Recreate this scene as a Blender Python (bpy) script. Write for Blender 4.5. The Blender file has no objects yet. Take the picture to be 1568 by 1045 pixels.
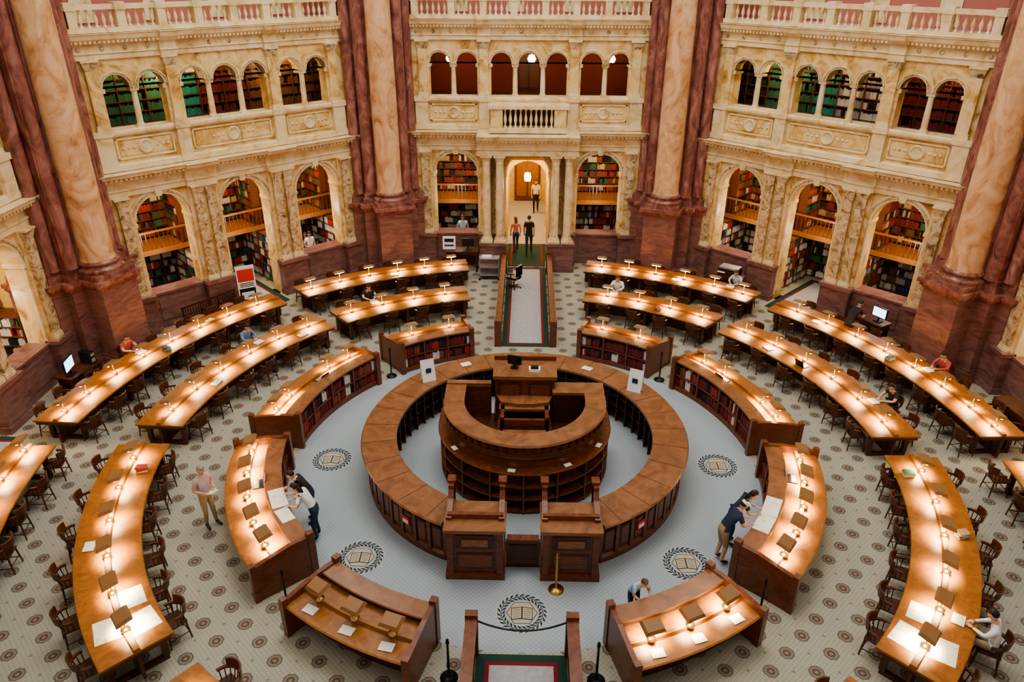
import bpy, math, random
import numpy as np
from mathutils import Matrix, Vector
random.seed(7)
ZOOM=None
R=math.radians
scene=bpy.context.scene
try: scene.view_settings.look='AgX - Medium High Contrast'
except Exception: pass
# ---------------------------------------------------------------- materials
MATS={}
def newmat(name):
    m=bpy.data.materials.new(name);m.use_nodes=True
    nt=m.node_tree;b=nt.nodes['Principled BSDF'];MATS[name]=m
    return m,nt,b
def flat(name,c,rough=.6,metal=0,emit=None,es=0,var=.0):
    m,nt,b=newmat(name)
    b.inputs['Base Color'].default_value=(*c,1);b.inputs['Roughness'].default_value=rough
    b.inputs['Metallic'].default_value=metal
    if emit:
        b.inputs['Emission Color'].default_value=(*emit,1);b.inputs['Emission Strength'].default_value=es
        m.cycles.emission_sampling='NONE'
    if var:
        tc=nt.nodes.new('ShaderNodeTexCoord');n=nt.nodes.new('ShaderNodeTexNoise');n.inputs['Scale'].default_value=9
        r=nt.nodes.new('ShaderNodeValToRGB')
        r.color_ramp.elements[0].color=(*[x*(1-var) for x in c],1);r.color_ramp.elements[1].color=(*[min(1,x*(1+var)) for x in c],1)
        r.color_ramp.elements[0].position=.35;r.color_ramp.elements[1].position=.65
        nt.links.new(tc.outputs['Object'],n.inputs['Vector']);nt.links.new(n.outputs[0],r.inputs[0]);nt.links.new(r.outputs[0],b.inputs['Base Color'])
    return m
def marble(name,cols,scale=1.5,rough=.3,dist=1.5,stretch=(1,1,1)):
    m,nt,b=newmat(name);b.inputs['Roughness'].default_value=rough
    g=nt.nodes.new('ShaderNodeNewGeometry');mp=nt.nodes.new('ShaderNodeMapping');mp.inputs['Scale'].default_value=stretch
    n=nt.nodes.new('ShaderNodeTexNoise');n.inputs['Scale'].default_value=scale;n.inputs['Detail'].default_value=7;n.inputs['Distortion'].default_value=dist;n.inputs['Roughness'].default_value=.62
    r=nt.nodes.new('ShaderNodeValToRGB')
    e=r.color_ramp.elements
    while len(e)<len(cols): e.new(.5)
    for i,(p,c) in enumerate(cols): e[i].position=p;e[i].color=(*c,1)
    nt.links.new(g.outputs['Position'],mp.inputs[0]);nt.links.new(mp.outputs[0],n.inputs['Vector']);nt.links.new(n.outputs[0],r.inputs[0]);nt.links.new(r.outputs[0],b.inputs['Base Color'])
    return m
def wood(name,c1,c2,rough=.35,scale=2.5):
    m,nt,b=newmat(name);b.inputs['Roughness'].default_value=rough
    tc=nt.nodes.new('ShaderNodeTexCoord');mp=nt.nodes.new('ShaderNodeMapping');mp.inputs['Scale'].default_value=(1,1,6)
    n=nt.nodes.new('ShaderNodeTexNoise');n.inputs['Scale'].default_value=scale;n.inputs['Detail'].default_value=6;n.inputs['Distortion'].default_value=2.5
    r=nt.nodes.new('ShaderNodeValToRGB');r.color_ramp.elements[0].position=.3;r.color_ramp.elements[1].position=.7
    r.color_ramp.elements[0].color=(*c1,1);r.color_ramp.elements[1].color=(*c2,1)
    nt.links.new(tc.outputs['Object'],mp.inputs[0]);nt.links.new(mp.outputs[0],n.inputs['Vector']);nt.links.new(n.outputs[0],r.inputs[0]);nt.links.new(r.outputs[0],b.inputs['Base Color'])
    return m
cream=marble('siena_marble',[(.28,(.26,.12,.03)),(.40,(.62,.38,.12)),(.52,(.80,.59,.27)),(.75,(.86,.72,.45))],1.1,.35,1.8)
creamp=marble('mottled_marble',[(.30,(.08,.055,.035)),(.42,(.38,.26,.12)),(.52,(.62,.47,.27)),(.7,(.80,.68,.48))],2.6,.3,2.5)
pale=marble('pale_stone',[(.3,(.56,.38,.16)),(.5,(.82,.65,.37)),(.7,(.87,.75,.52))],1.6,.45,1.0)
red=marble('numidian_red_marble',[(.3,(.10,.035,.028)),(.5,(.27,.10,.075)),(.7,(.42,.21,.16))],1.6,.22,2.2,(1,1,.5))
dred=marble('dark_red_marble',[(.3,(.12,.055,.048)),(.5,(.23,.11,.092)),(.72,(.32,.17,.15))],2.0,.28,1.6,(.6,.6,2))
tan=marble('orange_marble_shaft',[(.28,(.38,.16,.07)),(.42,(.62,.34,.16)),(.55,(.74,.46,.26)),(.75,(.80,.58,.39))],1.1,.2,2.4,(1,1,.6))
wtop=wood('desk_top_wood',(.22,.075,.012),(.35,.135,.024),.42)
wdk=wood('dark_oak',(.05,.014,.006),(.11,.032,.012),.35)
wmid=wood('mahogany',(.10,.028,.010),(.22,.066,.023),.28)
wring=wood('counter_top_wood',(.18,.075,.030),(.31,.135,.058),.25,1.5)
wor=wood('orange_oak',(.26,.10,.025),(.40,.17,.05),.4)
chairw=wood('chair_wood',(.05,.016,.007),(.11,.035,.013),.4)
brass=flat('brass',(.65,.42,.14),.3,1)
hood=flat('lamp_hood_bronze',(.28,.14,.05),.45,.0)
bulb=flat('lamp_tube_glow',(1,.85,.6),.5,0,(1,.76,.42),40)
globe=flat('lamp_globe',(1,.9,.7),.5,0,(1,.80,.52),30)
black=flat('black_metal',(.012,.012,.014),.4,.3)
steel=flat('painted_steel_grey',(.35,.36,.36),.4,.4)
white=flat('white_card',(.85,.85,.83),.6)
paper=flat('paper',(.82,.80,.74),.7)
mapm=marble('map_print',[(.3,(.45,.30,.2)),(.42,(.80,.76,.66)),(.6,(.86,.84,.76)),(.7,(.6,.62,.5))],5,.6,1.5)
green=flat('green_carpet',(.012,.05,.03),.9)
redc=flat('red_carpet_line',(.22,.01,.02),.9)
greyc=flat('grey_carpet',(.40,.39,.40),.95,var=.08)
pink=flat('rose_wall',(.50,.16,.13),.8)
drw=flat('pompeian_red_wall',(.20,.035,.022),.8)
yel=flat('vestibule_yellow_plaster',(.72,.50,.16),.7,var=.1)
screen=flat('screen_glow',(.2,.4,.6),.3,0,(.35,.65,1),4)
screenb=flat('screen_blue',(.02,.05,.1),.3,0,(.10,.35,.55),1.2)
redp=flat('poster_red',(.6,.04,.03),.6)
beige=flat('seal_beige',(.50,.42,.30),.9)
leaf=flat('seal_leaf_dark',(.03,.035,.03),.9)
sealg=flat('seal_ground',(.40,.44,.46),.95)
shelfd=wood('shelf_wood_dark',(.10,.035,.015),(.17,.06,.025),.5)
BK=[flat('book_'+n,c,.65) for n,c in [('white',(.72,.70,.64)),('maroon',(.17,.02,.025)),('black',(.02,.02,.02)),('red',(.42,.04,.03)),('green',(.03,.15,.07)),('navy',(.02,.04,.14)),('tan',(.45,.28,.12)),('brown',(.17,.07,.03)),('grey',(.33,.33,.33)),('teal',(.03,.30,.22)),('cream',(.60,.50,.34)),('brick',(.28,.07,.04))]]
BI={n:i for i,n in enumerate(['white','maroon','black','red','green','navy','tan','brown','grey','teal','cream','brick'])}
def floor_mat():
    m,nt,b=newmat('patterned_carpet');b.inputs['Roughness'].default_value=.95
    L=nt.links
    def M(op,a,c=None,d=None):
        n=nt.nodes.new('ShaderNodeMath');n.operation=op
        for i,x in enumerate((a,c,d)):
            if x is None: continue
            if isinstance(x,(int,float)): n.inputs[i].default_value=x
            else: L.new(x,n.inputs[i])
        return n.outputs[0]
    g=nt.nodes.new('ShaderNodeNewGeometry');s=nt.nodes.new('ShaderNodeSeparateXYZ');L.new(g.outputs['Position'],s.inputs[0])
    x,y=s.outputs[0],s.outputs[1]
    r=M('SQRT',M('ADD',M('MULTIPLY',x,x),M('MULTIPLY',y,y)))
    a=.86
    def cell(v,off):
        return M('MULTIPLY',M('SUBTRACT',M('FRACT',M('ADD',M('DIVIDE',v,a),off+100.)),.5),a)
    def octd(ox,oy):
        cx,cy=M('ABSOLUTE',cell(x,ox)),M('ABSOLUTE',cell(y,oy))
        return M('MAXIMUM',M('MAXIMUM',cx,cy),M('MULTIPLY',M('ADD',cx,cy),.7071))
    d=M('MINIMUM',octd(.5,.5),octd(0.,0.))
    d2=M('MINIMUM',octd(.5,0.),octd(0.,.5))
    def mix(f,c1,c2):
        n=nt.nodes.new('ShaderNodeMix');n.data_type='RGBA';L.new(f,n.inputs[0])
        for c,i in ((c1,6),(c2,7)):
            if isinstance(c,tuple): n.inputs[i].default_value=(*c,1)
            else: L.new(c,n.inputs[i])
        return n.outputs[2]
    base=(.42,.39,.30)
    fx=M('LESS_THAN',M('FRACT',M('MULTIPLY',M('ADD',x,M('ADD',y,200.)),9.)),.25)
    fy=M('LESS_THAN',M('FRACT',M('MULTIPLY',M('ADD',M('SUBTRACT',x,y),200.),9.)),.25)
    f=M('MAXIMUM',fx,fy)
    col=mix(f,base,(.33,.32,.26))
    col=mix(M('LESS_THAN',d2,.03),col,(.22,.22,.19))
    col=mix(M('LESS_THAN',d,.145),col,(.14,.135,.12))
    col=mix(M('LESS_THAN',d,.112),col,(.27,.22,.15))
    col=mix(M('LESS_THAN',d,.08),col,(.13,.085,.062))
    col=mix(M('LESS_THAN',d,.035),col,(.28,.21,.15))
    plain=mix(f,(.37,.42,.45),(.31,.355,.38))
    col=mix(M('LESS_THAN',r,6.15),col,plain)
    L.new(col,b.inputs['Base Color'])
    return m
fmat=floor_mat()
# ---------------------------------------------------------------- mesh builder
class MB:
    def __init__(s): s.v=[];s.f=[];s.m=[];s.s=[];s.mats=[]
    def mi(s,mat):
        if mat not in s.mats: s.mats.append(mat)
        return s.mats.index(mat)
    def add(s,vs,fs,mat,M=None,smooth=False):
        o=len(s.v);k=s.mi(mat)
        if M is not None: vs=[tuple(M@Vector(v)) for v in vs]
        s.v+=vs
        for f in fs: s.f.append([o+i for i in f]);s.m.append(k);s.s.append(smooth)
    def box(s,x0,x1,y0,y1,z0,z1,mat,M=None):
        s.add([(x0,y0,z0),(x1,y0,z0),(x1,y1,z0),(x0,y1,z0),(x0,y0,z1),(x1,y0,z1),(x1,y1,z1),(x0,y1,z1)],
              [(0,3,2,1),(4,5,6,7),(0,1,5,4),(1,2,6,5),(2,3,7,6),(3,0,4,7)],mat,M)
    def lathe(s,prof,mat,M=None,n=16,smooth=True,a0=0,a1=2*math.pi,caps=True):
        full=abs(a1-a0-2*math.pi)<1e-6;k=n if full else n+1
        vs=[];fs=[]
        for j in range(k):
            a=a0+(a1-a0)*j/n
            for r,z in prof: vs.append((r*math.cos(a),r*math.sin(a),z))
        p=len(prof)
        for j in range(n):
            j2=(j+1)%k
            for i in range(p-1): fs.append((j*p+i,j2*p+i,j2*p+i+1,j*p+i+1))
        s.add(vs,fs,mat,M,smooth)
        if full and caps:
            if prof[-1][0]>1e-4: s.add([vs[j*p+p-1] for j in range(n)],[tuple(range(n))],mat,M)
            if prof[0][0]>1e-4: s.add([vs[j*p] for j in range(n)],[tuple(reversed(range(n)))],mat,M)
    def sweep(s,path,prof,mat,M=None,closed=False,smooth=False):
        p=len(prof);n=len(path);vs=[]
        for x,y,nx,ny in path:
            for o,z in prof: vs.append((x+nx*o,y+ny*o,z))
        fs=[]
        for j in range(n if closed else n-1):
            k=(j+1)%n
            for i in range(p): fs.append((j*p+i,k*p+i,k*p+(i+1)%p,j*p+(i+1)%p))
        if not closed: fs.append(tuple(range(p)));fs.append(tuple(reversed(range((n-1)*p,n*p))))
        s.add(vs,fs,mat,M,smooth)
    def arc(s,a0,a1,r0,r1,z0,z1,mat,n=None,M=None,smooth=False):
        n=n or max(2,int(abs(a1-a0)/3))
        s.sweep(arcpath(a0,a1,0,n),[(r0,z0),(r1,z0),(r1,z1),(r0,z1)],mat,M,smooth=smooth)
    def px(s,prof,x0,x1,mat,M=None):
        p=len(prof);vs=[(x0,y,z) for y,z in prof]+[(x1,y,z) for y,z in prof]
        fs=[(i,(i+1)%p,p+(i+1)%p,p+i) for i in range(p)]+[tuple(reversed(range(p))),tuple(range(p,2*p))]
        s.add(vs,fs,mat,M)
    def prism(s,poly,z0,z1,mat,M=None):
        p=len(poly);vs=[(x,y,z0) for x,y in poly]+[(x,y,z1) for x,y in poly]
        fs=[(i,(i+1)%p,p+(i+1)%p,p+i) for i in range(p)]+[tuple(reversed(range(p))),tuple(range(p,2*p))]
        s.add(vs,fs,mat,M)
    def tube(s,a,b,r0,r1,mat,n=8,M=None):
        a=Vector(a);b=Vector(b);d=b-a;L=d.length
        q=d.to_track_quat('Z','Y').to_matrix().to_4x4();T=Matrix.Translation(a)@q
        if M is not None:T=M@T
        s.lathe([(r0,0),(r1,L)],mat,T,n)
    def ell(s,c,rx,ry,rz,mat,M=None,n=14,fn=None):
        vs=[];fs=[];m=n//2
        for i in range(m+1):
            th=math.pi*i/m
            for j in range(n):
                a=2*math.pi*j/n;p=(math.sin(th)*math.cos(a),math.sin(th)*math.sin(a),math.cos(th))
                if fn:p=fn(p)
                vs.append((c[0]+rx*p[0],c[1]+ry*p[1],c[2]+rz*p[2]))
        for i in range(m):
            for j in range(n): fs.append((i*n+j,(i+1)*n+j,(i+1)*n+(j+1)%n,i*n+(j+1)%n))
        s.add(vs,fs,mat,M,True)
    def obj(s,name,parent=None,loc=None,M=None):
        me=bpy.data.meshes.new(name);me.from_pydata(s.v,[],s.f)
        for m in s.mats: me.materials.append(m)
        me.polygons.foreach_set('material_index',s.m);me.polygons.foreach_set('use_smooth',s.s);me.update()
        o=bpy.data.objects.new(name,me);scene.collection.objects.link(o)
        if parent:o.parent=parent
        if M is not None:o.matrix_world=M
        return o
def arcpath(a0,a1,r,n,cx=0,cy=0):
    out=[]
    for i in range(n+1):
        a=R(a0+(a1-a0)*i/n);c,s_=math.cos(a),math.sin(a);out.append((cx+r*c,cy+r*s_,c,s_))
    return out
def fr(r,a,z=0): return Matrix.Translation((r*math.cos(R(a)),r*math.sin(R(a)),z))@Matrix.Rotation(R(a-90),4,'Z')
def inst(src,name,M,parent=None):
    o=bpy.data.objects.new(name,src);scene.collection.objects.link(o);o.matrix_world=M
    if parent:o.parent=parent
    return o
def light(kind,name,loc,e,col,size=.1,rot=None,parent=None,sy=None):
    l=bpy.data.lights.new(name,kind);l.energy=e;l.color=col
    if kind=='AREA':
        l.size=size
        if sy: l.shape='RECTANGLE';l.size_y=sy
    else: l.shadow_soft_size=size
    o=bpy.data.objects.new(name,l);scene.collection.objects.link(o);o.location=loc
    if rot:o.rotation_euler=rot
    if parent:o.parent=parent
    return o
def arched(mb,x0,x1,z0,z1,ops,y0,y1,mat,n=14,M=None):
    ops=sorted(ops)
    for yy,flip in ((y0,0),(y1,1)):
        xs=x0
        def q(a,b,c,d):
            if b-a<1e-5 or d-c<1e-5:return
            mb.add([(a,yy,c),(b,yy,c),(b,yy,d),(a,yy,d)],[(0,1,2,3) if not flip else (3,2,1,0)],mat,M)
        for xc,w,zb,zs in ops:
            a,b=xc-w/2,xc+w/2
            q(xs,a,z0,z1);q(a,b,z0,zb);xs=b
            if zs is not None:
                r=w/2
                for i in range(n):
                    t0,t1=math.pi-math.pi*i/n,math.pi-math.pi*(i+1)/n
                    p=[(xc+r*math.cos(t0),yy,zs+r*math.sin(t0)),(xc+r*math.cos(t1),yy,zs+r*math.sin(t1)),(xc+r*math.cos(t1),yy,z1),(xc+r*math.cos(t0),yy,z1)]
                    mb.add(p,[(0,1,2,3) if not flip else (3,2,1,0)],mat,M)
        q(xs,x1,z0,z1)
    for xc,w,zb,zs in ops:
        a,b=xc-w/2,xc+w/2;zt=zs if zs is not None else z1
        mb.add([(a,y0,zb),(b,y0,zb),(b,y1,zb),(a,y1,zb)],[(0,1,2,3)],mat,M)
        if zt>zb:
            for xx in(a,b): mb.add([(xx,y0,zb),(xx,y1,zb),(xx,y1,zt),(xx,y0,zt)],[(0,1,2,3)],mat,M)
        if zs is not None:
            r=w/2;vs=[];fs=[]
            for i in range(n+1):
                t=math.pi*i/n;vs+=[(xc+r*math.cos(t),y0,zs+r*math.sin(t)),(xc+r*math.cos(t),y1,zs+r*math.sin(t))]
            for i in range(n): fs.append((2*i,2*i+1,2*i+3,2*i+2))
            mb.add(vs,fs,mat,M,True)
    mb.add([(x0,y0,z1),(x1,y0,z1),(x1,y1,z1),(x0,y1,z1)],[(0,1,2,3)],mat,M)
def archring(mb,xc,zs,r0,r1,y0,y1,mat,n=16):
    vs=[];fs=[]
    for i in range(n+1):
        t=math.pi*i/n;c,s_=math.cos(t),math.sin(t)
        vs+=[(xc+r0*c,y0,zs+r0*s_),(xc+r1*c,y0,zs+r1*s_),(xc+r1*c,y1,zs+r1*s_),(xc+r0*c,y1,zs+r0*s_)]
    for i in range(n):
        for k in range(4): fs.append((4*i+k,4*i+(k+1)%4,4*i+4+(k+1)%4,4*i+4+k))
    mb.add(vs,fs,mat)
A=14.83
BAL=[(.055,0),(.055,.04),(.03,.06),(.03,.1),(.062,.2),(.055,.26),(.028,.38),(.028,.44),(.05,.46),(.05,.5)]
def balusters(mb,x0,x1,y,z,h,mat,step=.2,n=8,M=None):
    k=max(1,int((x1-x0)/step))
    for i in range(k):
        x=x0+(i+.5)*(x1-x0)/k
        T=Matrix.Translation((x,y,z));
        if M is not None:T=M@T
        mb.lathe([(r*1.05,q*h/.5) for r,q in BAL],mat,T,n)
def pil(mb,xc,w,z0,z1,d,mat,cap=pale):
    mb.box(xc-w/2,xc+w/2,-d,0,z0+.18,z1-.32,mat)
    mb.box(xc-w/2-.05,xc+w/2+.05,-d-.05,0,z0,z0+.1,cap);mb.box(xc-w/2-.03,xc+w/2+.03,-d-.03,0,z0+.1,z0+.18,cap)
    a,b=w/2,w/2+.07
    mb.add([(xc-a,-d,z1-.32),(xc+a,-d,z1-.32),(xc+a,0,z1-.32),(xc-a,0,z1-.32),(xc-b,-d-.07,z1-.06),(xc+b,-d-.07,z1-.06),(xc+b,0,z1-.06),(xc-b,0,z1-.06)],
           [(0,1,5,4),(1,2,6,5),(3,0,4,7)],creamp if cap is pale else cap)
    mb.box(xc-b-.02,xc+b+.02,-d-.09,0,z1-.06,z1,cap)
def column(mb,x,y,z0,z1,r,mat,cap=pale,n=16):
    T=Matrix.Translation((x,y,0));h=z1-z0
    mb.box(x-r*1.4,x+r*1.4,y-r*1.4,y+r*1.4,z0,z0+r*.45,cap)
    mb.lathe([(r*1.35,z0+r*.45),(r*1.4,z0+r*.65),(r*1.15,z0+r*.9),(r*1.2,z0+r*1.05),(r,z0+r*1.3)],cap,T,n)
    mb.lathe([(r,z0+r*1.3),(r,z0+h*.4),(r*.86,z1-r*2.2)],mat,T,n)
    mb.lathe([(r*.95,z1-r*2.2),(r*.95,z1-r*2.05),(r*.9,z1-r*2),(r*1.05,z1-r*1.2),(r*1.4,z1-r*.5)],cap,T,n)
    mb.box(x-r*1.4,x+r*1.4,y-r*1.4,y+r*1.4,z1-r*.5,z1,cap)
def books(mb,x0,x1,y,z,pal,h=.24,wmin=.035,wmax=.075,dep=.2,M=None,fill=.93):
    x=x0
    c=random.choice(pal);run=0
    while x<x1-.03:
        if run<=0: c=random.choice(pal);run=random.randint(1,7)
        run-=1
        if random.random()>fill: x+=random.uniform(.05,.2);continue
        w=random.uniform(wmin,wmax);hh=h*random.uniform(.75,1.05);w=min(w,x1-x)
        yy=y+random.uniform(0,.03);b=x+w-.004
        mb.add([(x,yy,z),(b,yy,z),(b,yy,z+hh),(x,yy,z+hh),(x,yy+dep,z),(b,yy+dep,z),(b,yy+dep,z+hh),(x,yy+dep,z+hh)],
               [(0,1,2,3),(3,2,6,7),(1,5,6,2),(4,0,3,7)],BK[BI[c]],M)
        x+=w
def shelf(mb,bk,x0,x1,y,z0,z1,pal,dep=.3,step=.33,M=None,bay=.95,wm=(.035,.075)):
    mb.box(x0,x1,y+dep,y+dep+.03,z0,z1,shelfd,M)
    nb=max(1,round((x1-x0)/bay))
    for i in range(nb+1):
        xx=x0+(x1-x0)*i/nb;mb.box(xx-.02,xx+.02,y,y+dep,z0,z1,shelfd,M)
    z=z0+.05
    while z<z1-.2:
        mb.box(x0,x1,y,y+dep,z-.03,z,shelfd,M)
        for i in range(nb):
            a=x0+(x1-x0)*i/nb+.02;b=x0+(x1-x0)*(i+1)/nb-.02
            books(bk,a,b,y+.03,z,pal if not callable(pal) else pal((a+b)/2,z),min(.26,step*.8),wm[0],wm[1],M=M)
        z+=step
    mb.box(x0,x1,y,y+dep,z1-.03,z1,shelfd,M)
PAL_LO=['white','white','grey','black','red','cream','navy','green','brown','white']
PAL_HI=['brown','tan','brick','maroon','brown','green','black','cream','red']
UP={135:['green','green','teal','maroon','maroon','brown','brown'],45:['black','green','teal','grey','grey','maroon','maroon'],180:['green']*7,0:['maroon']*7}
UO=[-3.55,-2.46,-1.1,0,1.1,2.46,3.55]
WX=4.95
def build_wall(ang,nm):
    W=fr(A,ang)
    mb=MB()
    arched(mb,-WX,WX,0,4.95,[(-3,1.8,1.3,3.93),(0,1.8,0,3.93),(3,1.8,1.3,3.93)],0,.55,cream)
    pr=[(.55,4.95),(-.12,4.95),(-.12,5.13),(-.16,5.15),(-.16,5.2),(-.08,5.22),(-.08,5.45),(-.2,5.5),(-.25,5.58),(-.42,5.62),(-.45,5.72),(-.5,5.75),(.55,5.78)]
    mb.px(pr,-WX,WX,pale)
    for xc in(-1.5,1.5):
        mb.px([(y-.16 if y<0 else y,z) for y,z in pr],xc-.55,xc+.55,pale)
    for i in range(60):
        x=-4.6+i*9.2/59;mb.box(x-.04,x+.04,-.36,-.2,5.52,5.6,pale)
    arched(mb,-WX,WX,5.75,8.33,[(-3.005,1.91,7.05,None),(0,3.02,7.05,None),(3.005,1.91,7.05,None)],0,.5,cream)
    arched(mb,-WX,WX,8.33,9.2,[(x,.82,8.33,8.33) for x in UO],0,.5,cream,12)
    mb.px([(0,5.78),(-.14,5.78),(-.14,5.95),(-.06,6.0),(0,6.0)],-WX,WX,pale)
    mb.px([(0,6.85),(-.1,6.88),(-.14,6.95),(-.14,7.03),(-.1,7.07),(.5,7.07),(.5,6.85)],-WX,WX,pale)
    for xc,w in((-1.78,.42),(1.78,.42),(-4.3,.5),(4.3,.5)):
        mb.box(xc-w/2,xc+w/2,-.16,0,5.8,7.05,pale)
        mb.box(xc-w/2-.04,xc+w/2+.04,-.2,0,6.9,7.08,pale)
    for a,b in((-3.96,-2.1),(-1.46,1.46),(2.1,3.96)):
        for q0,q1,z0,z1 in((a,b,6.12,6.17),(a,b,6.74,6.79),(a,a+.05,6.12,6.79),(b-.05,b,6.12,6.79)):
            mb.box(q0,q1,-.05,0,z0,z1,pale)
        mb.box(a+.1,b-.1,-.02,0,6.22,6.69,cream)
        c=(a+b)/2
        T=Matrix.Translation((c,0,6.46))@Matrix.Rotation(R(90),4,'X')
        mb.lathe([(.24,0),(.24,.06),(.19,.08),(.17,.05),(0.0,.09)],pale,T,20)
        for s_ in(-1,1):
            for k in range(3):
                T=Matrix.Translation((c+s_*(.38+.17*k),0,6.46))@Matrix.Rotation(R(90),4,'X');mb.lathe([(.07-.012*k,0),(.05,.04),(0,.05)],pale,T,8)
    for x in(-3,0,3):
        archring(mb,x,3.93,.9,1.1,-.07,.02,pale);archring(mb,x,3.93,.98,1.04,-.1,-.06,creamp)
        mb.add([(x-.09,-.16,4.78),(x+.09,-.16,4.78),(x+.13,-.16,5.0),(x-.13,-.16,5.0),(x-.09,0,4.78),(x+.09,0,4.78),(x+.13,0,5.0),(x-.13,0,5.0)],[(0,1,2,3),(0,4,5,1),(1,5,6,2),(3,7,4,0)],pale)
        for s_ in(-1,1):
            e=x+s_*.9;a,b=sorted((e-s_*.03,e+s_*.2))
            mb.box(a,b,-.09,.56,3.83,3.95,pale)
            mb.box(a+ (0.03 if s_>0 else 0),b-(.03 if s_<0 else 0),-.05,0,(0 if x==0 else 1.3),3.83,pale)
    for x in(-3,3):
        mb.box(x-.95,x+.95,-.1,.6,1.28,1.36,dred);mb.box(x-.95,x+.95,-.06,.0,0,1.28,dred);mb.box(x-.75,x+.75,-.09,0,.3,1.1,dred)
    for xc,w in((-1.5,1.08),(1.5,1.08),(-4.35,.8),(4.35,.8)):
        mb.box(xc-w/2,xc+w/2,-.36,0,0,1.28,dred);mb.box(xc-w/2-.05,xc+w/2+.05,-.42,0,1.28,1.42,dred);mb.box(xc-w/2-.05,xc+w/2+.05,-.42,0,0,.2,dred)
        mb.box(xc-w/2+.02,xc+w/2-.02,-.12,0,1.42,4.95,cream)
    for xc in(-1.73,-1.27,1.27,1.73,-4.25,4.25): pil(mb,xc,.32,1.42,4.95,.26,creamp)
    for x in UO:
        archring(mb,x,8.33,.41,.52,-.06,.02,pale,12);archring(mb,x,8.33,.46,.49,-.09,-.05,creamp,12)
    for x in(-3.005,-.55,.55,3.005):
        column(mb,x,.12,7.07,8.33,.1,pale,pale,12);mb.box(x-.13,x+.13,.0,.45,8.2,8.33,pale)
    for xc in(-1.78,1.78): pil(mb,xc,.34,7.07,9.2,.12,cream)
    for xc in(-4.2,4.2): pil(mb,xc,.34,7.07,9.2,.12,cream)
    for x in(-3.96,-2.05,-1.51,1.51,2.05,3.96): mb.box(x-.06,x+.06,-.04,.5,8.2,8.33,pale)
    pr=[(.5,9.2),(-.08,9.2),(-.08,9.35),(-.12,9.37),(-.06,9.4),(-.06,9.62),(-.16,9.66),(-.3,9.78),(-.34,9.9),(-.38,9.94),(.5,9.96)]
    mb.px(pr,-WX,WX,pale)
    for xc in(-1.78,1.78): mb.px([(y-.12 if y<0 else y,z) for y,z in pr],xc-.25,xc+.25,pale)
    for i in range(70):
        x=-4.6+i*9.2/69;mb.box(x-.035,x+.035,-.26,-.12,9.67,9.76,pale)
    for i in range(14):
        x=-4.4+i*8.8/13
        T=Matrix.Translation((x,-.06,9.5))@Matrix.Rotation(R(90),4,'X');mb.lathe([(.08,0),(.06,.03),(0,.04)],creamp,T,10)
    wobj=mb.obj('wall_'+nm);wobj.matrix_world=W
    mb=MB();mb.box(-4.6,4.6,-.22,.14,9.96,10.1,pale);mb.box(-4.6,4.6,-.2,.12,10.6,10.74,pale)
    ped=[-4.4,-3.0,-1.78,-.6,.6,1.78,3.0,4.4]
    for x in ped:
        mb.box(x-.13,x+.13,-.22,.13,10.1,10.6,pale);mb.box(x-.16,x+.16,-.24,.16,10.58,10.8,pale)
    for a,b in zip(ped[:-1],ped[1:]): balusters(mb,a+.15,b-.15,-.05,10.1,.5,pale,.19)
    o=mb.obj('gallery_balustrade');o.matrix_world=W
    mb=MB()
    mb.box(-6,6,.55,5.2,5.35,5.45,yel);mb.box(-5.2,-5.1,.55,5.2,0,5.4,yel);mb.box(5.1,5.2,.55,5.2,0,5.4,yel)
    mb.box(-6,6,.5,4.2,6.75,6.9,shelfd);mb.box(-6,6,.5,3.2,9.45,9.55,yel if ang!=90 else drw)
    mb.box(-6,6,.5,5,9.8,9.9,greyc);mb.box(-6.5,6.5,3.6,3.7,9.9,14.5,pink)
    for x in(-3.0,-.6,1.8,4): mb.box(x-.35,x+.35,3.55,3.6,10,13,pale)
    if ang!=90:
        mb.box(-5.2,5.2,5.1,5.2,0,5.4,yel)
    else:
        arched(mb,-5.2,5.2,0,5.4,[(0,1.9,0,3.6)],4.9,5.1,yel)
    iobj=mb.obj('trim_alcove_'+nm);iobj.matrix_world=W
    mb=MB();bk=MB()
    ranges=[(-5,5)] if ang!=90 else [(-5,-1.4),(1.4,5)]
    ZD=2.15
    for a,b in ranges:
        shelf(mb,bk,a,b,3.3,0,ZD,PAL_LO);shelf(mb,bk,a,b,3.3,ZD+.15,5.0,PAL_HI)
        mb.box(a,b,1.9,3.3,ZD,ZD+.12,wor)
        mb.box(a,b,1.85,1.92,ZD+.78,ZD+.84,wor);mb.box(a,b,1.85,1.92,ZD-.05,ZD+.14,wor)
        k=int((b-a)/.16)
        for i in range(k): x=a+(i+.5)*(b-a)/k;mb.box(x-.012,x+.012,1.87,1.9,ZD+.1,ZD+.8,wmid)
    for xs in(-4.6,-1.5,1.5,4.6) :
        for sd in(1,-1):
            if ang==90 and abs(xs)<2 and xs*sd<0: continue
            T=Matrix.Translation((xs,0,0))@Matrix.Rotation(R(90*sd),4,'Z')
            shelf(mb,bk,(.9 if sd>0 else -3.2),(3.2 if sd>0 else -.9),-.33,0,ZD-.1,PAL_LO,.3,M=T)
            shelf(mb,bk,(2.0 if sd>0 else -3.2),(3.2 if sd>0 else -2.0),-.33,ZD+.15,4.9,PAL_HI,.3,M=T)
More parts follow.
